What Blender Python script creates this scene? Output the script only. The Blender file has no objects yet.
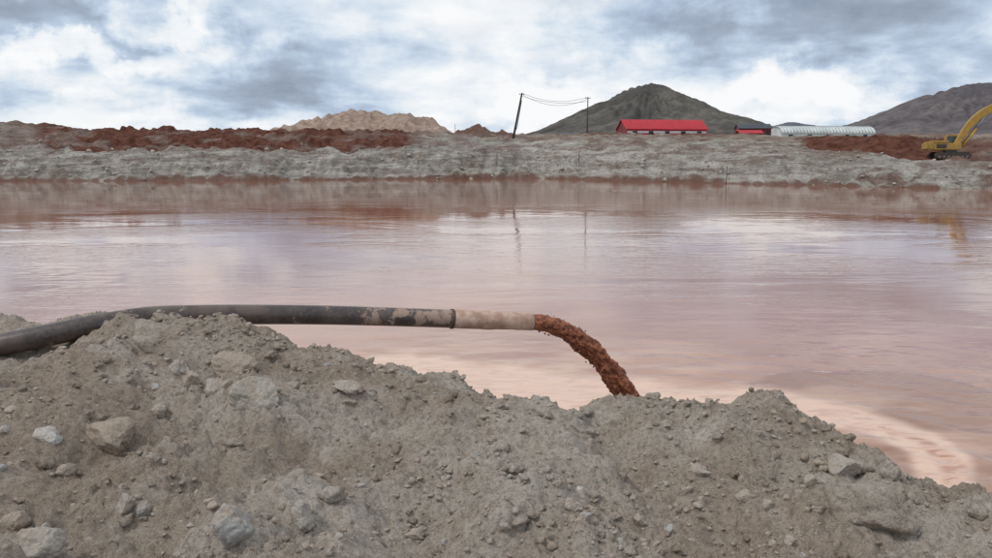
import bpy, bmesh, math, random
import numpy as np
from mathutils import Vector, Matrix, noise as mn
random.seed(7); rng=np.random.RandomState(7)
scene=bpy.context.scene
F=764.0; HOR=158.0; H=3.2
TH=math.atan((279-HOR)/F); CT,ST=math.cos(TH),math.sin(TH)
def ray(px,py):
    u=(px-496)/F; v=(279-py)/F
    return np.array([u,CT+v*ST,-ST+v*CT])
def at_y(px,py,Y):
    d=ray(px,py); t=Y/d[1]; return (d[0]*t,Y,H+d[2]*t)
def on_water(px,py,z=0.0):
    d=ray(px,py); t=(z-H)/d[2]; return (d[0]*t,d[1]*t)
# ---------------------------------------------------------------- noise
_p=rng.permutation(256); _p=np.concatenate([_p,_p,_p])
_g=np.array([[math.cos(a),math.sin(a)] for a in np.linspace(0,2*math.pi,256,endpoint=False)])
def perlin(x,y,seed=0):
    x=np.asarray(x,float)+seed*17.31; y=np.asarray(y,float)+seed*9.17
    xi=np.floor(x).astype(int); yi=np.floor(y).astype(int); xf=x-xi; yf=y-yi
    def h(i,j): return _g[_p[_p[i&255]+(j&255)]]
    u=xf*xf*xf*(xf*(xf*6-15)+10); v=yf*yf*yf*(yf*(yf*6-15)+10)
    def dt(i,j,a,b):
        g=h(xi+i,yi+j); return g[...,0]*a+g[...,1]*b
    n00=dt(0,0,xf,yf); n10=dt(1,0,xf-1,yf); n01=dt(0,1,xf,yf-1); n11=dt(1,1,xf-1,yf-1)
    return ((n00*(1-u)+n10*u)*(1-v)+(n01*(1-u)+n11*u)*v)*1.5
def fbm(x,y,o=4,seed=0,g=0.5):
    s=0;a=1
    for k in range(o):
        s=s+a*perlin(x*2**k,y*2**k,seed+k*3); a*=g
    return s
def clods(x,y,seed=0,dens=0.6):
    """dome shaped lumps, 0..1"""
    x=np.asarray(x,float)+seed*5.3; y=np.asarray(y,float)+seed*3.7
    xi=np.floor(x).astype(int); yi=np.floor(y).astype(int); out=np.zeros_like(x)
    for i in(-1,0,1):
        for j in(-1,0,1):
            a=xi+i;b=yi+j
            h1=_p[_p[a&255]+(b&255)]/255.; h2=_p[_p[(a+57)&255]+((b+91)&255)]/255.; h3=_p[_p[(a+133)&255]+((b+29)&255)]/255.
            r=(0.25+0.45*h3)*(h3<dens)+1e-4
            d=((x-a-h1)**2+(y-b-h2)**2)/r**2
            out=np.maximum(out,np.sqrt(np.clip(1-d,0,1))*r*1.6)
    return out
def sstep(a,b,x):
    t=np.clip((x-a)/(b-a),0,1); return t*t*(3-2*t)
# ---------------------------------------------------------------- mesh / material helpers
def link(o,parent=None):
    scene.collection.objects.link(o)
    if parent: o.parent=parent
    return o
def mesh_obj(name,verts,faces,mat=None,parent=None,smooth=False,mats=None):
    me=bpy.data.meshes.new(name); me.from_pydata([tuple(v) for v in verts],[],[tuple(f) for f in faces]); me.update()
    if mat: me.materials.append(mat)
    if smooth: me.polygons.foreach_set('use_smooth',[True]*len(me.polygons))
    return link(bpy.data.objects.new(name,me),parent)
def grid_obj(name,X,Y,Z,mat,attrs=None,smooth=True):
    n,m=X.shape
    v=np.stack([X.ravel(),Y.ravel(),Z.ravel()],1)
    idx=np.arange(n*m).reshape(n,m)
    f=np.stack([idx[:-1,:-1].ravel(),idx[:-1,1:].ravel(),idx[1:,1:].ravel(),idx[1:,:-1].ravel()],1)
    me=bpy.data.meshes.new(name)
    me.vertices.add(n*m); me.vertices.foreach_set('co',v.ravel())
    me.loops.add(f.size); me.loops.foreach_set('vertex_index',f.ravel())
    me.polygons.add(len(f)); me.polygons.foreach_set('loop_start',np.arange(0,f.size,4)); me.polygons.foreach_set('loop_total',np.full(len(f),4))
    me.update(calc_edges=True); me.validate()
    if smooth: me.polygons.foreach_set('use_smooth',[True]*len(f))
    for k,a in (attrs or {}).items():
        at=me.attributes.new(k,'FLOAT','POINT'); at.data.foreach_set('value',a.ravel().astype(np.float32))
    me.materials.append(mat)
    return link(bpy.data.objects.new(name,me))
def empty(name,loc=(0,0,0),rz=0,sc=1):
    e=bpy.data.objects.new(name,None); e.location=loc; e.rotation_euler=(0,0,rz); e.scale=(sc,)*3
    return link(e)
class NT:
    def __init__(s,nt): s.nt=nt; s.n=nt.nodes; s.l=nt.links
    def _in(s,sock,v):
        if v is None: return
        if hasattr(v,'is_linked') or isinstance(v,bpy.types.NodeSocket): s.l.new(v,sock)
        else: sock.default_value=v
    def node(s,t,**k):
        n=s.n.new(t)
        for a,b in k.items(): setattr(n,a,b)
        return n
    def math(s,op,a,b=None,clamp=False):
        n=s.node('ShaderNodeMath',operation=op,use_clamp=clamp); s._in(n.inputs[0],a); s._in(n.inputs[1],b); return n.outputs[0]
    def vmath(s,op,a,b=None,scale=None):
        n=s.node('ShaderNodeVectorMath',operation=op); s._in(n.inputs[0],a); s._in(n.inputs[1],b)
        if scale is not None: s._in(n.inputs['Scale'],scale)
        return n.outputs['Value'] if op in('LENGTH','DOT_PRODUCT') else n.outputs[0]
    def noise(s,vec,scale,detail=4,rough=0.55,dist=0,out=0):
        n=s.node('ShaderNodeTexNoise'); s._in(n.inputs['Vector'],vec); s._in(n.inputs['Scale'],scale)
        n.inputs['Detail'].default_value=detail; n.inputs['Roughness'].default_value=rough; n.inputs['Distortion'].default_value=dist
        return n.outputs[out]
    def mrange(s,v,a,b,c=0.,d=1.,smooth=True):
        n=s.node('ShaderNodeMapRange',interpolation_type='SMOOTHSTEP' if smooth else 'LINEAR')
        s._in(n.inputs[0],v)
        for i,x in enumerate((a,b,c,d)): s._in(n.inputs[i+1],x)
        return n.outputs[0]
    def mix(s,f,a,b,mode='MIX'):
        n=s.node('ShaderNodeMix',data_type='RGBA',blend_type=mode)
        s._in(n.inputs[0],f)
        s._in(n.inputs[6],a if not isinstance(a,tuple) else (*a[:3],1)); s._in(n.inputs[7],b if not isinstance(b,tuple) else (*b[:3],1))
        return n.outputs[2]
    def bump(s,h,strength,dist,normal=None):
        n=s.node('ShaderNodeBump'); s._in(n.inputs['Height'],h); s._in(n.inputs['Strength'],strength); s._in(n.inputs['Distance'],dist)
        if normal: s.l.new(normal,n.inputs['Normal'])
        return n.outputs[0]
    def coord(s,k='Object'): return s.node('ShaderNodeTexCoord').outputs[k]
    def geo(s): return s.node('ShaderNodeNewGeometry').outputs['Position']
    def attr(s,n): 
        a=s.node('ShaderNodeAttribute'); a.attribute_name=n; return a.outputs['Fac']
def new_mat(name,rough=0.8,spec=0.3):
    m=bpy.data.materials.new(name); m.use_nodes=True; t=NT(m.node_tree); b=t.n['Principled BSDF']
    b.inputs['Roughness'].default_value=rough; b.inputs['Specular IOR Level'].default_value=spec
    return m,t,b
def simple(name,col,rough=0.7,var=0.25,scale=3,metal=0,dirt=None,spec=0.4,dthr=.5):
    m,t,b=new_mat(name,rough,spec); c=t.coord()
    n=t.noise(c,scale,5,0.6)
    f=t.mrange(n,0.35,0.7)
    dk=tuple(x*(1-var) for x in col); 
    o=t.mix(f,dk,col)
    if dirt:
        n2=t.noise(c,scale*2.3,6,0.65); o=t.mix(t.mrange(n2,dthr,dthr+.12),o,dirt)
    t._in(b.inputs['Base Color'],o); b.inputs['Metallic'].default_value=metal
    t._in(b.inputs['Normal'],t.bump(t.noise(c,scale*8,4),0.2,0.02))
    return m
# ---------------------------------------------------------------- materials
def soil_mat():
    m,t,b=new_mat('near_soil',0.95,0.15); c=t.geo()
    n1=t.noise(c,0.9,4,0.6,0.3); n2=t.noise(c,5,5,0.65); n3=t.noise(c,38,5,0.72); n4=t.noise(c,150,3,0.75)
    col=t.mix(t.mrange(n1,0.38,0.62),(0.43,0.345,0.27),(0.56,0.49,0.415))
    col=t.mix(t.mrange(n2,0.50,0.68,0,0.5),col,(0.36,0.27,0.205))
    n5=t.noise(t.vmath('ADD',c,(7,3,1)),2.2,5,0.6)
    col=t.mix(t.mrange(n5,0.55,0.68,0,0.65),col,(0.67,0.605,0.53))
    col=t.mix(t.mrange(n3,0.36,0.56,0,1),t.mix(0.45,col,(0.12,0.09,0.07)),col)
    col=t.mix(t.mrange(n4,0.53,0.68,0,0.45),col,(0.73,0.67,0.60))
    col=t.mix(t.mrange(n4,0.46,0.34,0,0.5),col,(0.16,0.125,0.095))
    t._in(b.inputs['Base Color'],col)
    h=t.math('ADD',t.math('MULTIPLY',n3,0.65),t.math('MULTIPLY',n4,0.35))
    nb=t.bump(h,1.0,0.045); t._in(b.inputs['Normal'],nb)
    return m
M_SOIL=soil_mat()
def rock_mat():
    m,t,b=new_mat('stone',0.9,0.25); c=t.geo(); a=t.attr('tint')
    n=t.noise(c,9,5,0.6); n2=t.noise(c,70,4,0.65)
    r=t.node('ShaderNodeValToRGB'); t._in(r.inputs[0],a); e=r.color_ramp.elements
    e[0].position=0; e[0].color=(0.34,0.265,0.205,1); e[1].position=1; e[1].color=(0.60,0.585,0.55,1)
    for p,k in((0.35,(0.41,0.345,0.285)),(0.6,(0.44,0.40,0.35)),(0.8,(0.41,0.41,0.395))):
        q=e.new(p); q.color=(*k,1)
    col=t.mix(t.mrange(n,0.4,0.62,0,0.8),r.outputs[0],(0.42,0.345,0.275))
    col=t.mix(t.mrange(n2,0.35,0.6,0.35,0),col,(0.16,0.125,0.10))
    t._in(b.inputs['Base Color'],col); t._in(b.inputs['Normal'],t.bump(n2,0.8,0.02,)); return m
M_ROCK=rock_mat()
def far_mat():
    m,t,b=new_mat('far_earth',0.95,0.1); c=t.geo(); red=t.attr('red'); pale=t.attr('pale')
    n1=t.noise(c,0.12,5,0.6); n2=t.noise(c,0.8,5,0.65); n3=t.noise(t.vmath('MULTIPLY',c,(1,1,3)),3,4,0.65)
    n6=t.noise(t.vmath('MULTIPLY',c,(.16,.16,1.2)),1.0,6,0.66,.8)
    grey=t.mix(t.mrange(n2,0.38,0.62),(0.29,0.26,0.225),(0.44,0.41,0.365))
    grey=t.mix(t.mrange(n6,.49,.62,0,.75),grey,(0.62,0.585,0.53)); grey=t.mix(t.mrange(n6,.48,.36,0,.75),grey,(0.23,0.165,0.13))
    plain=t.mix(t.mrange(n1,0.4,0.6),(0.25,0.165,0.13),(0.36,0.31,0.26))
    col=t.mix(pale,plain,grey)
    rd=t.mix(t.mrange(n2,0.35,0.65),(0.10,0.032,0.021),(0.21,0.09,0.063))
    col=t.mix(red,col,rd)
    col=t.mix(t.mrange(n3,0.35,0.55,0.45,0),col,(0.09,0.065,0.05))
    sand=t.mix(t.mrange(n2,0.35,0.65),(0.35,0.245,0.19),(0.54,0.41,0.335)); col=t.mix(t.attr('sand'),col,sand)
    wet=t.attr('wet'); col=t.mix(wet,col,(0.17,0.085,0.06))
    t._in(b.inputs['Base Color'],col)
    h=t.math('ADD',n3,t.math('MULTIPLY',t.noise(c,8,3,0.6),0.4)); t._in(b.inputs['Normal'],t.bump(h,0.9,0.5)); return m
def water_mat():
    m,t,b=new_mat('muddy_water',0.06,0.5); c=t.geo()
    b.inputs['IOR'].default_value=1.42
    lt=t.attr('light'); dk=t.attr('dark'); og=t.attr('orange')
    n1=t.noise(t.vmath('MULTIPLY',c,(0.06,0.12,1)),1,5,0.55,0.8)
    n2=t.noise(t.vmath('MULTIPLY',c,(0.35,0.9,1)),1,5,0.6,0.6)
    col=t.mix(t.mrange(n1,0.35,0.65),(0.34,0.160,0.104),(0.425,0.232,0.163))
    col=t.mix(t.mrange(n2,0.4,0.7,0,0.45),col,(0.49,0.295,0.215))
    nf=t.noise(t.vmath('MULTIPLY',c,(1.4,4.5,1)),1.3,5,0.62,1.2)
    # far water is redder, near water carries pale silt
    sepw=t.node('ShaderNodeSeparateXYZ'); t._in(sepw.inputs[0],c)
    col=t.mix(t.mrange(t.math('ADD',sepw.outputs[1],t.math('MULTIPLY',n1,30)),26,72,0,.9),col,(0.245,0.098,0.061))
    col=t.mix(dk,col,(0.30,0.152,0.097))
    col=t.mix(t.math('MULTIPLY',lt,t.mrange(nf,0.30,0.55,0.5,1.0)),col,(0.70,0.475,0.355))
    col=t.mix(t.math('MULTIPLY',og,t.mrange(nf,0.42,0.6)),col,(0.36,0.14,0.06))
    t._in(b.inputs['Base Color'],col)
    # ripples
    w0=t.noise(t.vmath('MULTIPLY',c,(0.25,0.5,1)),1.0,2,0.5,0.5)
    w1=t.noise(t.vmath('MULTIPLY',c,(0.9,2.4,1)),1.0,3,0.5,0.4)
    w2=t.noise(t.vmath('MULTIPLY',c,(3.0,7.0,1)),1.0,3,0.55,0.3)
    pn=t.noise(t.vmath('MULTIPLY',c,(0.05,0.12,1)),1,5,0.6,0.7)
    patch=t.mrange(t.math('ADD',pn,t.mrange(sepw.outputs[0],-20,15,-.02,.03)),0.45,0.58,0.08,1.0)
    # wind-sheltered calmer water toward the far bank
    calm=t.mrange(sepw.outputs[1],18,60,1.15,.38)
    h=t.math('ADD',t.math('MULTIPLY',w1,t.math('MULTIPLY',t.math('ADD',patch,.25),0.0105)),t.math('MULTIPLY',w2,t.math('MULTIPLY',patch,0.0042)))
    h=t.math('ADD',t.math('MULTIPLY',h,calm),t.math('MULTIPLY',w0,0.010))
    t._in(b.inputs['Normal'],t.bump(h,1.0,1.0))
    t._in(b.inputs['Roughness'],t.math('ADD',t.math('ADD',0.015,t.math('MULTIPLY',patch,.03)),t.math('MULTIPLY',lt,0.2)))
    return m
# ---------------------------------------------------------------- near bank
ridge=[(-200,318,6.0),(0,320,6.0),(60,326,5.8),(105,325,5.25),(150,320,5.05),(190,327,5.0),(250,338,4.9),(300,356,4.8),(370,375,4.7),(440,389,4.6),(500,402,4.5),(550,414,4.4),(600,424,4.3),(640,419,4.3),(690,417,4.2),(740,416,4.2),(780,421,4.15),(815,434,4.1),(850,449,4.0),(900,467,3.9),(940,485,3.8),(992,509,3.7),(1150,560,3.4)]
RP=np.array([at_y(*r) for r in ridge]); 
def near_h(x,y,detail=True):
    x=np.asarray(x,float); y=np.asarray(y,float)
    ry=np.interp(x,RP[:,0],RP[:,1]); rz=np.interp(x,RP[:,0],RP[:,2])
    ry=ry+0.12*perlin(x*2.2,x*0+3.3,5)
    zn=1.55+0.25*(rz-1.5)-0.04*x*0.3
    t=np.clip((y-1.2)/(ry-1.2),0,1)
    front=zn+(rz-zn)*(t**1.4)
    d=np.maximum(y-ry,0)
    back=rz-(np.where(d<0.5,0.85*d*d,0.2125+0.85*(d-0.5)))
    z=np.where(y<ry,front,back)
    far_fade=np.clip(1-(np.abs(x)-5)/4,0.15,1)*np.where(y<0.5,0.4,1)
    edge=1-0.6*np.exp(-((y-ry)/0.25)**2)
    z=z+far_fade*(0.18*fbm(x*1.0,y*1.2,3,1)*edge)
    if detail:
        wx=x+0.10*perlin(x*5,y*5,31)+.02*perlin(x*22,y*22,33); wy=y+0.10*perlin(x*5,y*5,37)+.02*perlin(x*22,y*22,35)
        m=sstep(-0.15,0.45,perlin(x*0.9,y*0.9,12))
        z=z+far_fade*(0.055*fbm(x*3.2,y*3.2,4,8,0.55)+0.070*clods(wx*3.6,wy*3.6,2,0.5)*(0.1+0.9*m)+0.052*clods(wx*8.5,wy*8.5,3,0.55)*(0.12+0.88*m)+0.028*clods(wx*19,wy*19,4,0.65)*(.35+.65*m)+0.014*clods(wx*42,wy*42,6,0.75)+0.010*perlin(x*28,y*28,9))
        # slumped gullies
        z=z-0.10*np.exp(-((x-0.55-0.25*(4.4-y))/0.16)**2)*sstep(2.6,3.9,y)*sstep(5.2,4.3,y)
    return np.maximum(z,-0.7)
def lin(segs):
    o=[]
    for a,b,s in segs: o+=list(np.arange(a,b,s))
    return np.array(sorted(set(np.round(o,4))))
xs=lin([(-60,-12,2.0),(-12,-4.6,0.12),(-4.6,4.4,0.0125),(4.4,12,0.12),(12,61,2.0)])
ys=lin([(-8,1.4,0.25),(1.4,6.4,0.0125),(6.4,9.5,0.08)])
Xn,Yn=np.meshgrid(xs,ys); Zn=near_h(Xn,Yn)
grid_obj('near_bank_ground',Xn,Yn,Zn,M_SOIL)
def hit(px,py):
    d=ray(px,py); t=np.arange(1.5,7,0.01); X=d[0]*t;Y=d[1]*t;Z=H+d[2]*t
    k=np.argmax(Z<near_h(X,Y)); return X[k],Y[k],Z[k]
# ---------------------------------------------------------------- rocks
def ico(sub):
    bm=bmesh.new(); bmesh.ops.create_icosphere(bm,subdivisions=sub,radius=1)
    v=np.array([q.co[:] for q in bm.verts]); f=np.array([[q.index for q in p.verts] for p in bm.faces]); bm.free(); return v,f
ICO={s:ico(s) for s in(2,3,5)}
def rock(sub,seed,planes=9,rough=0.10):
    r=np.random.RandomState(seed); v,f=ICO[sub]; v=v.copy()
    for k in range(planes):
        n=r.normal(size=3); n/=np.linalg.norm(n); t=r.uniform(0.5,0.85)
        d=v@n; v-=np.outer(np.clip(d-t,0,None)*0.92,n)
    off=r.uniform(0,50,3)
    for i in range(len(v)):
        p=Vector(v[i]*1.6+off); v[i]*=1+rough*mn.noise(p)*1.3+rough*0.5*mn.noise(p*3)+(rough*0.35*mn.noise(p*8) if sub>2 else 0)
    return v,f
def rotm(r):
    a=Matrix.Rotation(r.uniform(0,6.28),3,'Z')@Matrix.Rotation(r.uniform(-.4,.4),3,'X')@Matrix.Rotation(r.uniform(-.4,.4),3,'Y'); return np.array(a)
def build_rocks(name,items,tmpl,mat,smooth=True):
    V=[];Fc=[];T=[];o=0
    for (x,y,z,sx,sy,sz,tint,k) in items:
        v,f=tmpl[k%len(tmpl)]; r=np.random.RandomState(k); w=(v*np.array([sx,sy,sz]))@rotm(r).T+np.array([x,y,z])
        V.append(w);Fc.append(f+o);T.append(np.full(len(v),tint));o+=len(v)
    V=np.concatenate(V);Fc=np.concatenate(Fc);T=np.concatenate(T)
    me=bpy.data.meshes.new(name); me.vertices.add(len(V)); me.vertices.foreach_set('co',V.ravel())
    me.loops.add(Fc.size); me.loops.foreach_set('vertex_index',Fc.ravel()); me.polygons.add(len(Fc))
    me.polygons.foreach_set('loop_start',np.arange(0,Fc.size,3)); me.polygons.foreach_set('loop_total',np.full(len(Fc),3)); me.update(calc_edges=True)
    if smooth: me.polygons.foreach_set('use_smooth',[True]*len(Fc))
    a=me.attributes.new('tint','FLOAT','POINT'); a.data.foreach_set('value',T.astype(np.float32)); me.materials.append(mat)
    return link(bpy.data.objects.new(name,me))
T5=[rock(5,100+i,8,0.15) for i in range(6)]; T3=[rock(3,200+i,8,0.12) for i in range(10)]; T2=[rock(2,300+i,6,0.15) for i in range(12)]
TC=[rock(3,400+i,3,0.38) for i in range(12)]
big=[(255,395,46,34,.62),(215,386,30,26,.55),(233,362,46,22,.2),(105,437,60,36,.12),(230,523,46,42,.78),(298,516,32,28,.7),(30,545,48,34,.6),(45,436,26,14,.95),(140,511,22,20,.75),(124,505,20,20,.65),(178,368,22,16,.6),(191,379,18,16,.5),(157,411,18,14,.5),(848,467,32,30,.6),(745,495,16,12,.45),(770,505,16,12,.7),(571,505,22,16,.6),(584,514,18,12,.8),(345,388,30,14,.6),(348,402,18,12,.3),(62,470,20,14,.4),(415,535,20,14,.4),(700,470,18,12,.4),(640,520,16,12,.6),(905,520,28,20,.35),(12,520,26,22,.25),(150,450,16,12,.5),(812,480,18,14,.45)]
items=[]
for i,(px,py,w,h,tn) in enumerate(big):
    x,y,z=hit(px,py+h*0.25); s=y/F*1.05
    items.append((x,y+w*s*0.2,min(z,near_h(x,y+w*s*.2)+.0)+h*s*0.12,w*s*.55,w*s*.5,h*s*.62,tn,i+3))
build_rocks('rocks',items,T5,M_ROCK)
x,y,z=hit(880,522); build_rocks('boulder',[(x,y+.08,z+.02,.19,.17,.16,.1,2)],T5,M_SOIL)
x,y,z=hit(150,347); build_rocks('boulder',[(x+.02,y+.12,z+.0,.24,.18,.14,.2,4)],T5,M_SOIL)
its=[]
cl=[(rng.uniform(-4.4,4.2),rng.uniform(1.8,5.4),rng.uniform(.15,.5)) for _ in range(60)]
n=8000
cx=np.empty(n);cy=np.empty(n)
for i in range(n):
    if i%3: 
        c=cl[rng.randint(60)]; cx[i]=rng.normal(c[0],c[2]); cy[i]=rng.normal(c[1],c[2])
    else: cx[i]=rng.uniform(-5,4.5); cy[i]=rng.uniform(1.5,6)
cz=near_h(cx,cy); sz=0.0045+0.005*rng.exponential(1,n); sz=np.minimum(sz,0.026)
for i in range(n):
    if cy[i]<1.4 or cy[i]>6.2: continue
    s=sz[i]; its.append((cx[i],cy[i],cz[i]+s*.2,s*rng.uniform(.8,1.4),s*rng.uniform(.8,1.3),s*rng.uniform(.55,.95),np.clip(rng.normal(.38,.22),0,1),i))
bigp=[q for q in its if max(q[3:6])>.016]; smp=[q for q in its if max(q[3:6])<=.016]
build_rocks('pebbles',bigp,T3,M_ROCK); build_rocks('gravel',smp,T2,M_ROCK)
n=1700; its=[]
for i in range(n):
    if i%4: c=cl[rng.randint(60)]; x_=rng.normal(c[0],c[2]*1.6); y_=rng.normal(c[1],c[2]*1.6)
    else: x_=rng.uniform(-4.6,4.3); y_=rng.uniform(1.5,5.6)
    if y_<1.4 or y_>5.8: continue
    s=min(.008+.010*rng.exponential(1),.045); its.append((x_,y_,s,i))
zz=near_h(np.array([q[0] for q in its]),np.array([q[1] for q in its]))
build_rocks('soil_clods',[(q[0],q[1],zq+q[2]*.15,q[2]*rng.uniform(.9,1.4),q[2]*rng.uniform(.8,1.2),q[2]*rng.uniform(.6,.9),.2,q[3]) for q,zq in zip(its,zz)],TC,M_SOIL)
# ---------------------------------------------------------------- water
wx=lin([(-170,-20,4),(-20,-4,.4),(-4,9,.045),(9,24,.4),(24,171,4)]); wy=lin([(-8,4,1),(4,15,.045),(15,30,.3),(30,146,2)])
Xw,Yw=np.meshgrid(wx,wy)
def pdist(X,Y,pts,widths):
    best=np.full(X.shape,1e9)
    for (a,b,wa,wb) in zip(pts[:-1],pts[1:],widths[:-1],widths[1:]):
        ax,ay=a;bx,by=b;dx,dy=bx-ax,by-ay; t=np.clip(((X-ax)*dx+(Y-ay)*dy)/(dx*dx+dy*dy),0,1)
        d=np.hypot(X-ax-t*dx,Y-ay-t*dy)/(wa+(wb-wa)*t); best=np.minimum(best,d)
    return best
wob=0.25*fbm(Xw*0.8,Yw*1.6,4,21)
band=[on_water(*p) for p in [(400,362),(470,376),(540,388),(620,400),(700,404),(780,408),(850,418),(905,434),(938,456),(945,490),(930,540)]]
bw=[.65,1.0,1.25,1.35,1.05,.75,.54,.42,.32,.25,.22]
dB=pdist(Xw,Yw,band,bw)+wob*0.9
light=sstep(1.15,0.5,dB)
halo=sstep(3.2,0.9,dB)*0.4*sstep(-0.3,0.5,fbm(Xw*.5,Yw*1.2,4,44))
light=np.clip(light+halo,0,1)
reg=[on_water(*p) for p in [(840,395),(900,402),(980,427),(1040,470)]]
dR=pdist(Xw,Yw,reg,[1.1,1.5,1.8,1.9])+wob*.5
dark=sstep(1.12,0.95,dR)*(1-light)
og=[on_water(*p) for p in [(880,428),(925,443),(952,465),(952,485)]]
dO=pdist(Xw,Yw,og,[.05,.12,.16,.1])+wob*.6
orange=sstep(1.2,0.3,dO)*.8
SP=(1.95,6.85)
R=np.hypot(Xw-SP[0],(Yw-SP[1]))
ph=perlin(Xw*.9,Yw*.9,51)*3.0
Zw=0.011*np.sin(R*10+ph)*np.exp(-R/3.2)+0.014*fbm(Xw*1.5,Yw*2.5,3,61)*np.exp(-R/6)
Zw+=0.012*fbm(Xw*5,Yw*7,3,63)*light*np.exp(-R/3)
Zw+=0.012*sstep(1.3,.9,dR)*sstep(14,10,Yw)
fade=sstep(-3.9,-2.5,Xw)*sstep(8.9,7.5,Xw)*sstep(4.1,4.6,Yw)*sstep(14.9,12,Yw)
Zw=Zw*fade
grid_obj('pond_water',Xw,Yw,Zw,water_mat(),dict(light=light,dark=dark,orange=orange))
# ---------------------------------------------------------------- far terrain
sh_px=[(-60,181),(0,181),(100,181),(300,180),(450,179),(520,178),(600,180),(700,183),(850,186),(992,190),(1050,192)]
SP_=np.array([on_water(*p) for p in sh_px])
shx=np.concatenate([[-400,-170,-130,-98],SP_[:,0],[75,100,130,400]]); shy=np.concatenate([[-20,-15,40,95],SP_[:,1],[60,30,-15,-20]])
fx=lin([(-3000,-400,60),(-400,-95,4),(-95,90,.33),(90,400,4),(400,3001,60)])
fd=np.concatenate([np.arange(-3,17,.24),np.arange(17,100,.6),np.arange(100,300,6),np.geomspace(300,6000,30)])
Xf,D=np.meshgrid(fx,fd)
S=np.interp(Xf,shx,shy)+1.6*perlin(Xf*.10,Xf*0,71)+.7*perlin(Xf*.4,Xf*0,72)
Yf=S+D
PX=496+F*Xf/np.maximum(Yf,20)*1.0
sil=np.array([(-400,128),(-60,126),(0,126),(30,127),(60,130),(100,134),(250,135),(440,135),(520,137),(620,138),(700,139),(770,142),(800,142),(830,142),(870,141),(905,142),(925,153),(1000,156),(1100,150),(1400,150)])
berm=H+np.maximum(Yf,30)*(HOR-np.interp(PX,sil[:,0],sil[:,1]))/F
cpy=np.interp(PX,[0,120,220,300,420,520,600,700,800,900,1000],[150,153,151,153,150,153,149,153,156,158,161])
crest=H+(np.maximum(S,30)+8)*(HOR-cpy)/F+0.5*perlin(Xf*.08,Xf*0,75)+0.45*perlin(Xf*.3,Xf*0,76)
bankw=8.5+3.5*perlin(Xf*.08,Xf*0,77)+1.2*perlin(Xf*.35,Xf*0,78)
tb=np.clip((D+1)/(bankw),0,1)
Z=-0.8+(crest+.8)*(tb**0.75)
Z=np.where(D>bankw,crest-0.45*sstep(0,6,D-bankw),Z)
tt=sstep(13,30,D); Z=Z+(berm-Z)*tt*(D>bankw)
plainz=H+Yf*(HOR-137.5-2.5*sstep(740,790,PX)*sstep(900,870,PX))/F
t2=sstep(36,70,D); Z=Z*(1-t2)+(np.minimum(plainz,110))*t2
gul=np.abs(perlin(Xf*.55+.3*perlin(Xf*.3,D*.3,6),D*.12,81))
Z+=-(1.0*(1-np.clip(gul*3,0,1)))*np.sin(np.pi*np.clip(tb,0,1))*.8
onb=np.clip(D/2,0,1)
near=sstep(150,80,D)
Z+=onb*near*(0.60*fbm(Xf*.22,D*.3,4,83)+0.35*clods(Xf*.5,D*.5,5,.6)+.06*perlin(Xf*3,D*3,85))
rm=np.maximum(sstep(20,60,PX)*sstep(440,400,PX)*sstep(9,13,D)*sstep(70,45,D), sstep(-500,-300,PX)*sstep(60,20,PX)*sstep(12,16,D)*.6)
rmR=sstep(785,805,PX)*sstep(1000,930,PX)*sstep(11,15,D)*sstep(70,50,D); rm=np.maximum(rm,rmR)
rm=np.maximum(rm,sstep(930,960,PX)*sstep(15,18,D)*sstep(70,50,D)*.8)
Z+=rm*near*(1.1*np.maximum(clods(Xf*.24,D*.2,9,.8)-.25,0)*(1-.6*rmR)+.45*clods(Xf*.9,D*.9,10,.8)*(1-.4*rmR))
red=np.clip(rm*1.0-.35*sstep(.2,.5,fbm(Xf*.12,D*.2,3,91)+.15)*(1-rmR),0,1)
red=np.maximum(red,.45*sstep(.1,.5,fbm(Xf*.15,D*.35,3,95))*sstep(15,22,D)*near)
red=np.maximum(red,.6*sstep(.12,.4,fbm(Xf*.3,D*.5,3,97))*sstep(780,860,PX)*sstep(7,3,D))
red=np.maximum(red,.55*sstep(0.2,.5,perlin(Xf*.12,D*.35,99)+.3*perlin(Xf*.5,D*.8,98))*sstep(5,9,D)*near)
sand=np.zeros_like(Z)
for (px,Yc,py,sx,sy) in [(352,168,111,8,9),(378,170,112,7,8),(402,164,114,6,6),(425,166,118,4.6,6),(330,166,116,6,7),(312,168,121,6,7),(288,162,127,4.5,6),(478,158,126,3.4,5),(462,160,131,2,4),(500,156,132,3,4),(245,160,132,6,5),(600,160,134,7,5),(700,155,136,7,5)]:
    x0=(px-496)/F*Yc*1.0/(CT+0.16*ST)
    zc=H+Yc*(HOR-py)/F; e=np.sqrt(((Xf-x0)/sx)**2+((Yf-Yc)/sy)**2)
    e=e+.22*fbm(Xf*.28,Yf*.28,4,101)
    base=6.9
    hgt=max(zc-base-.2,.8)
    shp=np.clip(1.08-.62*e,0,None)
    shp=np.minimum(shp,1)
    Zc=base+hgt*shp+.55*clods(Xf*.5,Yf*.5,11,.7)+.35*fbm(Xf*.7,Yf*.7,3,111)
    ok=(shp>0)
    ns=np.where(ok&(Zc>Z),1,0); Z=np.maximum(Z,np.where(ok,Zc,-9)); 
    if px<440 : sand=np.maximum(sand,ns*1.0)
    else: red=np.maximum(red,ns*.7)
pale=1-sstep(20,38,D); wet=sstep(1.2,.1,D+ .7*perlin(Xf*.8,D,105)-.0)*.85
grid_obj('far_ground',Xf,Yf,Z,far_mat(),dict(red=red,pale=pale,sand=sand,wet=wet))
def far_z(x,y):
    j=np.argmin(abs(fx-x)); k=np.argmin(abs(Yf[:,j]-y)); return Z[k,j]
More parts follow.
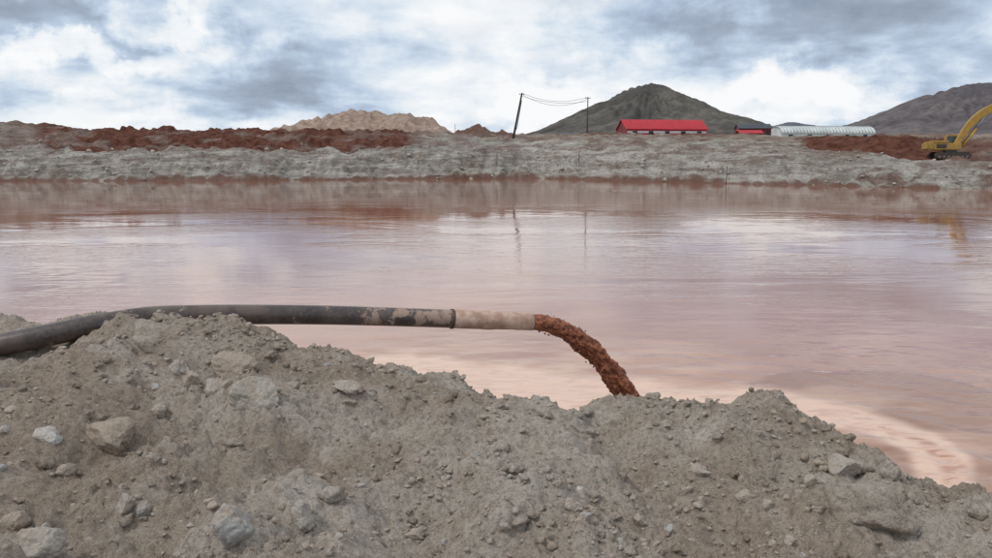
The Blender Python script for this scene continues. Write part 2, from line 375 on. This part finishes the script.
# ---------------------------------------------------------------- mountains
def mountain(name,px,py,Yc,wl,wr,depth,seed,c1,c2,sub=None):
    m,t,b=new_mat(name+'_slopes',1,0.05); c=t.coord(); s=Yc/1500
    n1=t.noise(c,0.012/s,5,0.6,0.5); n2=t.noise(c,0.05/s,5,0.65)
    col=t.mix(t.mrange(n1,.35,.65),c1,c2); col=t.mix(t.mrange(n2,.4,.65,0,.6),col,tuple(q*.6 for q in c1)); t._in(b.inputs['Base Color'],col)
    t._in(b.inputs['Normal'],t.bump(t.noise(c,0.03/s,6,0.65),1.0,9*s))
    x0,_,z0=at_y(px,py,Yc); zb=H+Yc*(HOR-136)/F-10*s
    n_=260; u=np.linspace(-1.25,1.25,n_); v=np.linspace(-1.2,1.2,140); U,V=np.meshgrid(u,v)
    WX=np.where(U<0,wl,wr)*Yc/F; X=U*WX; Y=V*depth
    ang=np.arctan2(V,U); r=np.hypot(U,V)
    rr=r+.05*fbm(ang*2.2,r*.8,3,seed)
    hh=np.clip(1-rr,0,None); hh=hh**1.12+ .0
    hh=np.where(hh>.93,.93+(hh-.93)*.4,hh)
    g=1-np.abs(perlin(ang*7+.4*perlin(U*4,V*4,seed),r*1.5,seed+5))*2.2
    hh=hh-.09*np.clip(g,0,1)*np.clip(r*3,0,1)*np.clip((1-r)*3,0,1)+.02*fbm(U*7,V*7,4,seed+9)*np.clip(r*5,0.2,1)*np.clip((1.1-r)*3,0,1)
    if sub:
        for (su,sh,sw) in sub: hh=np.maximum(hh,(sh-np.hypot(U-su,V)*sw)+.03*fbm(U*5,V*5,3,seed+13))
    Zm=(z0-zb)*hh/hh.max()
    Zm=np.where(hh<=0.001,Zm-6*s,Zm)
    o=grid_obj(name,X,Y,Zm,m); o.location=(x0,Yc,zb); return o
mountain('mountain',650,83,1500,142,152,330,3,(0.088,0.083,0.078),(0.155,0.142,0.122),sub=[(.45,.52,1.1)])
mountain('mountain',975,83,2300,165,240,700,8,(0.115,0.103,0.112),(0.175,0.152,0.15),sub=[(-.28,.80,1.5),(.35,.9,1.3)])  # brown slopes with some bluish distance haze mixed into the base colour
mountain('hill',790,122,2600,70,90,300,13,(0.13,0.14,0.16),(0.17,0.18,0.19))  # blue-grey is distance haze painted into the slope colours
mountain('hill',575,131,2800,110,300,400,15,(0.15,0.16,0.18),(0.19,0.2,0.21))  # haze of the farthest hill is likewise put into its base colour
# ---------------------------------------------------------------- part helpers
def box(name,c,s,mat,parent,bev=0.02,rot=(0,0,0),taper=None):
    bm=bmesh.new(); bmesh.ops.create_cube(bm,size=1)
    for v in bm.verts:
        v.co=Vector((v.co.x*s[0],v.co.y*s[1],v.co.z*s[2]))
        if taper and v.co.z>0: v.co.x=v.co.x*taper[0]; v.co.y=v.co.y*taper[1]
    if bev: bmesh.ops.bevel(bm,geom=bm.edges[:],offset=bev,segments=2,affect='EDGES')
    me=bpy.data.meshes.new(name); bm.to_mesh(me); bm.free(); me.materials.append(mat)
    o=link(bpy.data.objects.new(name,me),parent); o.location=c; o.rotation_euler=rot; return o
def tube_pts(name,pts,rad,mat,parent=None,seg=16,disp=None,cap=True):
    pts=[Vector(p) for p in pts]; V=[];n=len(pts); up=Vector((0,0,1))
    for i,p in enumerate(pts):
        d=(pts[min(i+1,n-1)]-pts[max(i-1,0)]).normalized()
        a=d.cross(up)
        if a.length<.05: a=d.cross(Vector((0,1,0)))
        a.normalize(); b=a.cross(d); r=rad(i/(n-1)) if callable(rad) else rad
        for k in range(seg):
            th=2*math.pi*k/seg; q=a*math.cos(th)+b*math.sin(th)
            rr=r*(1+(disp(i/(n-1),th,p+q*r) if disp else 0)); V.append(p+q*rr)
    Fc=[(i*seg+k,i*seg+(k+1)%seg,(i+1)*seg+(k+1)%seg,(i+1)*seg+k) for i in range(n-1) for k in range(seg)]
    if cap: Fc+=[tuple(range(seg))[::-1],tuple(range((n-1)*seg,n*seg))]
    return mesh_obj(name,V,Fc,mat,parent,True)
def spline(P,n):
    P=[np.array(p,float) for p in P]; P=[2*P[0]-P[1]]+P+[2*P[-1]-P[-2]]; out=[]
    m=len(P)-3
    for i in range(n):
        s=i/(n-1)*m; k=min(int(s),m-1); t=s-k; a,b,c,d=P[k:k+4]
        out.append(.5*((2*b)+(c-a)*t+(2*a-5*b+4*c-d)*t*t+(-a+3*b-3*c+d)*t**3))
    return out
# ---------------------------------------------------------------- slurry pipe
def pipe_mat():
    m,t,b=new_mat('black_plastic_pipe',0.42,0.5); c=t.geo()
    sep=t.node('ShaderNodeSeparateXYZ'); t._in(sep.inputs[0],c); x=sep.outputs[0]; z=sep.outputs[2]
    n=t.noise(c,7,6,.65,.4); n2=t.noise(c,40,4,.6)
    thr=t.mrange(x,-1.35,-0.95,0.64,0.50)
    f=t.mrange(t.math('SUBTRACT',n,thr),-0.02,0.04)
    base=t.mix(t.mrange(n2,.35,.65),(0.038,0.029,0.028),(0.075,0.058,0.053))
    base=t.mix(t.mrange(t.noise(c,3,4,.6),.36,.66,0,.75),base,(0.16,0.115,0.093))
    mud=t.mix(n2,(0.24,0.165,0.125),(0.42,0.30,0.24))
    t._in(b.inputs['Base Color'],t.mix(f,base,mud)); t._in(b.inputs['Roughness'],t.mrange(f,0,1,.42,.85))
    t._in(b.inputs['Normal'],t.bump(t.math('ADD',f,t.math('MULTIPLY',n2,.4)),.5,.006)); return m
pipe=empty('slurry_pipe')
pp=[(-3.2*1.0-6,5.2,1.97),(-5.6,5.0,1.94)]
PPX=[(-60,355,4.95),(0,345,5.02),(50,335,5.12),(100,324.5,5.25),(150,317,5.42),(200,315,5.58),(260,314.5,5.75),(320,315,5.92),(380,316.5,6.08),(440,318.5,6.24),(532,322,6.46)]
PP=pp+[at_y(*q) for q in PPX]
SPN=spline(PP,240)
k=next(i for i,p in enumerate(SPN) if p[0]>at_y(458,319,6.28)[0])
tube_pts('pipe_body',SPN[:k+3],0.076,pipe_mat(),pipe,24)
slv,ts,bs=new_mat('mud_coated_sleeve',.85,.2); c=ts.geo(); nn=ts.noise(c,12,6,.6); 
ts._in(bs.inputs['Base Color'],ts.mix(ts.mrange(nn,.35,.65),(0.38,0.24,0.18),(0.56,0.41,0.33))); ts._in(bs.inputs['Normal'],ts.bump(nn,.6,.02))
sp=SPN[k-2:]; tube_pts('end_sleeve',sp,lambda t:.081-.006*t,slv,pipe,28,lambda t,th,p:.07*mn.noise(p*9)+.03*mn.noise(p*30))
rm_=simple('rusty_steel',(0.12,.07,.05),.6,.4,20)
for i in (k-2,):
    a=SPN[i];b=SPN[i+1]; d=(b-a)/np.linalg.norm(b-a); tube_pts('hose_clamp',[a-d*.012,a+d*.012],.084,rm_,pipe,28)
# jet
E=Vector(SPN[-1]); dirx=Vector((SPN[-1]-SPN[-4])).normalized()
jm,tj,bj=new_mat('red_slurry',.42,.5); c=tj.geo(); j1=tj.noise(c,26,6,.65,.5); j2=tj.noise(c,80,4,.6)
tj._in(bj.inputs['Base Color'],tj.mix(tj.mrange(j1,.34,.60),(0.13,0.032,0.013),(0.42,0.145,0.065))); tj._in(bj.inputs['Normal'],tj.bump(tj.math('ADD',j1,tj.math('MULTIPLY',j2,.6)),1,.03))
jp=[]
ax,ay=0.955,0.30
for i in range(260):
    s=-.04+i/259*1.66
    jp.append((E.x+ax*s,E.y+ay*s*.9,E.z-.08*s-(.78*s*s if s>0 else 0)))
def jd(t,th,p):
    # clumps, slightly stretched along the direction of travel
    q=Vector((t*1.66*.7,math.cos(th)*.085,math.sin(th)*.085))
    return (.04+.24*min(1,t*3))*(.9*mn.noise(q*13)+.9*mn.noise(q*28)+.7*mn.noise(q*60)+.35*mn.noise(q*120))
tube_pts('slurry_stream',jp,lambda t:.068+.026*min(1,t*1.6),jm,None,90,jd)
dr=[]
for i in range(170):
    s=rng.uniform(.1,1.5); th=rng.uniform(0,6.28); o=.075+.03*s*abs(rng.normal()) ; q=rng.uniform(.003,.009)
    dr.append((E.x+ax*s+o*math.cos(th),E.y+ay*s*.9+o*math.sin(th)*.8,E.z-.08*s-.78*s*s+o*math.sin(th),q*1.2,q,q*1.3,.3,i))
d=build_rocks('slurry_droplets',dr,T2,jm)
# ---------------------------------------------------------------- excavator
yel=simple('yellow_paint',(0.50,0.30,0.05),.6,.3,1.2,dirt=(0.27,0.18,0.12),dthr=.5); blk=simple('track_steel',(0.05,.045,.04),.7,.4,4,dirt=(0.16,.09,.06)); gls=simple('cab_glass',(0.03,.04,.05),.1,.2,1,spec=.7); gry=simple('grey_metal',(0.25,.25,.25),.4,.3,3)
def extr(name,prof,w,mat,parent,y0=0,bev=.03):
    n=len(prof); V=[(x,y0-w/2,z) for x,z in prof]+[(x,y0+w/2,z) for x,z in prof]
    Fc=[tuple(range(n)),tuple(range(2*n-1,n-1,-1))]+[(i,i+n,(i+1)%n+n,(i+1)%n) for i in range(n)]
    me=bpy.data.meshes.new(name); me.from_pydata(V,[],Fc); bm=bmesh.new(); bm.from_mesh(me); bmesh.ops.recalc_face_normals(bm,faces=bm.faces[:])
    if bev: bmesh.ops.bevel(bm,geom=bm.edges[:],offset=bev,segments=1,affect='EDGES')
    bm.to_mesh(me); bm.free(); me.materials.append(mat); return link(bpy.data.objects.new(name,me),parent)
def rod(name,a,b,r,mat,parent,seg=10): return tube_pts(name,[a,tuple((np.array(a)+np.array(b))/2),b],r,mat,parent,seg)
YE=94; xe,_,_=at_y(949,156,YE); zt_=far_z(xe,YE); print('EXC',zt_,far_z(xe,YE-5),far_z(xe-3,YE-3),'want',H-YE*(156-HOR)/F)
ze=zt_-.05
ex=empty('excavator',(xe,YE,ze),math.radians(-12))
def stadium(L,r,zc,n=8):
    return [(L/2+r*math.cos(a),zc+r*math.sin(a)) for a in np.linspace(-math.pi/2,math.pi/2,n)]+[(-L/2+r*math.cos(a),zc+r*math.sin(a)) for a in np.linspace(math.pi/2,1.5*math.pi,n)]
for i,yy in enumerate((-1.15,1.15)):
    extr('track_%d'%(i+1),stadium(3.1,.42,.42),.55,blk,ex,yy,.03)
    for kx in np.linspace(-1.5,1.5,7): box('track_roller',(kx,yy+(-.3 if yy<0 else .3),.3),(.26,.06,.26),gry,ex,.08)
    for j,kx in enumerate(np.linspace(-1.7,1.7,16)): box('track_pad',(kx,yy,.855),(.16,.6,.04),blk,ex,.01)
box('undercarriage',(0,0,.65),(2.0,1.9,.4),blk,ex,.05); box('turntable',(0,0,.97),(1.3,1.3,.22),gry,ex,.05)
box('house',(-.7,0.1,1.5),(3.3,2.5,.85),yel,ex,.10); box('counterweight',(-2.45,0,1.55),(.75,2.6,1.05),yel,ex,.2); box('engine_cover',(-1.3,-.1,2.07),(1.7,2.1,.3),yel,ex,.08)
box('house_louvre',(-1.3,-1.17,1.55),(1.1,.05,.45),blk,ex,.01); rod('exhaust',(-1.6,.5,2.2),(-1.6,.5,2.75),.06,blk,ex)
cab=box('cab_frame',(.35,.85,2.15),(1.5,.95,1.55),yel,ex,.1,taper=(.88,.95))
box('cab_side_window',(.3,.36,2.35),(1.05,.05,.85),gls,ex,.02); box('cab_front_window',(1.03,.85,2.3),(.08,.78,1.0),gls,ex,.02,(0,-.1,0)); box('cab_outer_window',(.3,1.335,2.35),(1.05,.05,.85),gls,ex,.02)
cl_=spline([(.5,0,1.5),(1.5,0,3.4),(2.6,0,4.9),(4.1,0,6.0),(5.6,0,6.5),(7.2,0,6.6)],28)
wd=[.25+.18*math.sin(math.pi*min(1,i/27*1.1)) for i in range(28)]
top=[];bot=[]
for i,p in enumerate(cl_):
    a=cl_[max(i-1,0)];b=cl_[min(i+1,27)]; dx,dz=b[0]-a[0],b[2]-a[2]; L=math.hypot(dx,dz); top.append((p[0]-dz/L*wd[i],p[2]+dx/L*wd[i])); bot.append((p[0]+dz/L*wd[i],p[2]-dx/L*wd[i]))
extr('boom',top+bot[::-1],.5,yel,ex,0,.03)
extr('stick',[(6.7,7.5),(7.3,7.3),(9.3,4.0),(9.0,3.8),(7.0,6.4)],.4,yel,ex,0,.03)
extr('bucket',[(8.9,4.1),(9.4,4.0),(9.6,3.3),(9.2,2.7),(8.5,2.6),(8.1,3.1),(8.6,3.2),(8.9,3.5)],1.1,gry,ex,0,.03)
for s in(-.42,.42):
    rod('boom_cylinder',(1.3,s,1.5),(2.6,s,3.6),.12,yel,ex); rod('boom_rod',(2.6,s,3.6),(3.4,s,5.0),.06,gry,ex)
rod('stick_cylinder',(4.3,0,6.9),(6.7,0,7.6),.11,gry,ex)
# ---------------------------------------------------------------- buildings
redp=simple('red_sheet_metal',(0.50,0.018,0.030),.45,.2,.5); wht=simple('white_sheet',(0.66,.67,.67),.5,.15,.6); wht2=simple('translucent_cover',(0.66,.69,.67),.5,.25,.3); ribm=simple('greenhouse_frame',(0.20,.21,.22),.5); drk=simple('dark_opening',(0.03,.03,.035),.6); dred=simple('dark_red_wall',(0.20,.03,.03),.6,.3,.5); slate=simple('dark_roof',(0.07,.075,.09),.5,.3,.5)
def gabled(name,px0,px1,pyb,pyt,Yc,depth,rz,roofm,wallm,eave=.45,ribs=30,band=True,round_=False,endm=None,ribmat=None):
    x0=at_y(px0,pyb,Yc)[0]; x1=at_y(px1,pyb,Yc)[0]; L=x1-x0; zb=H+Yc*(HOR-pyb)/F; zt=H+Yc*(HOR-pyt)/F; h=zt-zb; he=h*eave
    e=empty(name,((x0+x1)/2,Yc,zb),rz)
    W=depth/2
    box('long_wall',(0,-W,he/2-.5),(L,.15,he+1),wallm,e,0); box('long_wall_back',(0,W,he/2-.5),(L,.15,he+1),wallm,e,0)
    for s in(-1,1):
        prof=[(-W+.08,-1),(W-.08,-1)]+([(W*math.cos(a)*.99,he+(h-he)*math.sin(a)*.99) for a in np.linspace(0,math.pi,12)] if round_ else [(W-.08,he),(0,h-.05),(-W+.08,he)])
        V=[(s*(L/2-.1),a,b) for a,b in prof]+[(s*(L/2-.22),a,b) for a,b in prof]; q=len(prof)
        mesh_obj('gable_wall',V,[tuple(range(q)),tuple(range(2*q-1,q-1,-1))]+[(i,i+q,(i+1)%q+q,(i+1)%q) for i in range(q)],endm or wallm,e)
    prof=[(W*1.06*math.cos(a),he-.05+(h-he)*math.sin(a)) for a in np.linspace(0,math.pi,13)] if round_ else [(W+.5,he-.12),(W*.5,(he+h)/2),(0,h),(-W*.5,(he+h)/2),(-W-.5,he-.12)]
    q=len(prof); l2=L/2+.3; V=[]
    for s in(-l2,l2):
        V+=[(s,a,b) for a,b in prof]+[(s,a*.99,b-.12) for a,b in prof]
    Fc=[]
    for i in range(q-1):
        Fc+=[(i,i+1,2*q+i+1,2*q+i),(q+i,3*q+i,3*q+i+1,q+i+1),(i,q+i,q+i+1,i+1),(2*q+i,2*q+i+1,3*q+i+1,3*q+i)]
    Fc+=[(0,2*q,3*q,q),(q-1,2*q-1,4*q-1,3*q-1)]
    mesh_obj('roof',V,Fc,roofm,e)
    for r_ in range(ribs):
        xx=-l2+.1+(2*l2-.2)*r_/(ribs-1)
        tube_pts('roof_rib',[(xx,a,b+.03) for a,b in prof],.07,ribmat or roofm,e,6)
    if band:
        box('white_band',(0,-W-.10,he*.45),(L*.98,.05,he*.35),wht,e,0)
    for i in range(5):
        box('doorway',(-L*.4+L*.2*i,-W-.14,he*.3),(1.4,.06,he*.6),drk,e,0)
    return e
gabled('red_roofed_warehouse',620,702,136,121,230,10,math.radians(8),redp,redp,.38,36,True,endm=dred)
gabled('shed',737,768,136,125,245,6,math.radians(-5),slate,dred,.62,14,False)
gabled('shed',738,760,137,131,225,4,0,redp,dred,.55,10,False)
gabled('greenhouse',772,868,138,127,255,10,math.radians(6),wht2,wht2,.35,30,False,True,ribmat=ribm)
gabled('hut',560,578,137,133.5,250,4,0,slate,wht,.6,6,False)
# ---------------------------------------------------------------- poles, wires, stakes
wood=simple('weathered_wood',(0.09,.075,.06),.85,.4,3)
def upole(pxb,pxt,pyt,Yc,r,arm=True):
    x0=at_y(pxb,136,Yc)[0]; xt,_,zt=at_y(pxt,pyt,Yc); zb=far_z(x0,Yc)-.3
    e=empty('utility_pole',(x0,Yc,zb)); v=(xt-x0,0,zt-zb)
    tube_pts('pole_shaft',[(0,0,0),(v[0]*.5,0,v[2]*.5),v],lambda t:r*(1-.3*t),wood,e,10)
    if arm:
        tube_pts('crossarm',[(v[0]*.97-.5,-.1,v[2]*.965),(v[0]*.97,0,v[2]*.97),(v[0]*.97+.5,.1,v[2]*.965)],.05,wood,e,6)
        for s in(-.4,.4): tube_pts('insulator',[(v[0]*.97+s,0,v[2]*.97),(v[0]*.97+s,0,v[2]*.97+.2)],.05,gry,e,6)
    return (xt,Yc,zt),e
(a,ea)=upole(513,522,93,150,.24); (b,eb)=upole(587,588,97,152,.13,True)
tube_pts('pole_brace',[(-.05+a[0]-ea.location.x,0,a[2]-ea.location.z-1.4),(a[0]-ea.location.x-.9,.3,2.4),(a[0]-ea.location.x-1.9,.4,0)],.06,wood,ea,6)
wires=empty('overhead_wires')
for dz,sg in((0,1.5),(-.25,2.1),(-.6,1.0)):
    tube_pts('wire',[(a[0]+(b[0]-a[0])*t,a[1]+(b[1]-a[1])*t,a[2]+dz+(b[2]-a[2]+dz*.3)*t-sg*4*t*(1-t)*.8) for t in np.linspace(0,1,20)],.028,blk,wires,5)
for (px,pyt,dd) in [(168,127,18),(303,133,18),(579,150,3),(497,152,3),(727,166,2),(430,142,14),(455,124,30),(84,155,6),(245,158,4)]:
    Yc=np.interp((px-496)/F*115,shx,shy)+dd
    xt,_,zt=at_y(px,pyt,Yc); zb=min(far_z(xt,Yc)-.3,zt-.8)
    mesh=tube_pts('wooden_stake',[(xt+rng.uniform(-.12,.12),Yc,zb),(xt,Yc,(zb+zt)/2),(xt+rng.uniform(-.06,.06),Yc,zt)],.045,wood,None,6)
# stones strewn over the far bank
fi=[]
for i in range(1500):
    x_=rng.uniform(-80,58); y_=np.interp(x_,shx,shy)+rng.uniform(0,14); s=.05+.07*rng.exponential(1); s=min(s,.42)
    fi.append((x_,y_,far_z(x_,y_)+s*.2,s*1.2,s,s*.8,rng.uniform(.2,.9),i))
build_rocks('bank_stones',fi,T2,M_ROCK)
# ---------------------------------------------------------------- world
w=bpy.data.worlds.new('World'); scene.world=w; w.use_nodes=True; t=NT(w.node_tree); bg=t.n['Background']
SE,SA=math.radians(52),math.radians(-115)   # azimuth measured from +Y clockwise
sky=t.node('ShaderNodeTexSky',sky_type='NISHITA'); sky.sun_disc=False; sky.sun_elevation=SE; sky.sun_rotation=SA; sky.altitude=4000; sky.dust_density=1.5
g=t.coord('Generated'); sep=t.node('ShaderNodeSeparateXYZ'); t._in(sep.inputs[0],g)
zc=t.math('ADD',t.math('MAXIMUM',sep.outputs[2],0.0),0.26)
cmb=t.node('ShaderNodeCombineXYZ'); t._in(cmb.inputs[0],t.math('DIVIDE',sep.outputs[0],zc)); t._in(cmb.inputs[1],t.math('DIVIDE',sep.outputs[1],zc))
uv=cmb.outputs[0]
nA=t.noise(t.vmath('ADD',uv,(3.1,8.2,0)),1.3,7,0.55,0.25); nB=t.noise(t.vmath('ADD',uv,(13.1,2.2,4)),3.6,7,0.56,0.15)
wv=t.noise(g,9,6,.6,0,1); gd=t.vmath('ADD',g,t.vmath('SCALE',t.vmath('SUBTRACT',wv,(.5,.5,.5)),None,0.20))
def blob(px,py,rx,rz):
    d=ray(px,py); d=d/np.linalg.norm(d); q=t.vmath('MULTIPLY',t.vmath('SUBTRACT',gd,tuple(d)),(F/rx,F/(rx*2),F/rz))
    return t.mrange(t.vmath('LENGTH',q),1.0,0.25,0,1)
val=t.math('ADD',t.math('MULTIPLY',t.math('SUBTRACT',nA,.5),1.5),t.math('MULTIPLY',t.math('SUBTRACT',nB,.5),1.35))
val=t.math('ADD',val,0.72)
for (px,py,rx,rz,s) in [(215,85,120,48,-.36),(60,14,130,30,-.30),(110,105,140,34,-.10),(860,30,220,60,-.40),(960,80,80,50,-.18),(640,28,100,34,-.20),(430,75,140,65,.20),(540,92,80,30,.32),(780,98,110,26,.24),(165,12,60,22,.42),(80,55,80,18,.26),(560,10,120,30,.10),(300,5,120,30,.05),(30,115,90,26,.22)]:
    val=t.math('ADD',val,t.math('MULTIPLY',blob(px,py,rx,rz),s))
r=t.node('ShaderNodeValToRGB'); t._in(r.inputs[0],val); e=r.color_ramp.elements
e[0].position=0.0; e[0].color=(0.27,0.325,0.41,1); e[1].position=1.0; e[1].color=(0.95,0.96,0.97,1)
for p,k in((.28,(0.37,0.44,0.555)),(.46,(0.485,.585,.73)),(.62,(0.65,.745,.85)),(.80,(.83,.875,.92))):
    q=e.new(p); q.color=(*k,1)
cl=t.vmath('SCALE',r.outputs[0],None,10.0)
cover=t.mrange(t.noise(t.vmath('ADD',uv,(1,30,2)),.8,4,.6),.33,.5,.75,1)
t._in(bg.inputs[0],t.mix(cover,sky.outputs[0],cl)); bg.inputs[1].default_value=0.1
sl=bpy.data.lights.new('sun','SUN'); sl.energy=1.5; sl.angle=math.radians(10); sl.color=(1,.95,.88)
so=link(bpy.data.objects.new('sun',sl)); dv=Vector((math.sin(SA)*math.cos(SE),math.cos(SA)*math.cos(SE),math.sin(SE))); so.rotation_euler=dv.to_track_quat('Z','Y').to_euler()
cam=bpy.data.cameras.new('camera'); cam.sensor_width=36; cam.lens=36*F/992; cam.clip_start=.05; cam.clip_end=20000
co=link(bpy.data.objects.new('camera',cam)); co.location=(0,0,H); co.rotation_euler=(math.pi/2-TH,0,0); scene.camera=co
scene.view_settings.view_transform='Standard'; scene.view_settings.look='None'; scene.view_settings.exposure=0
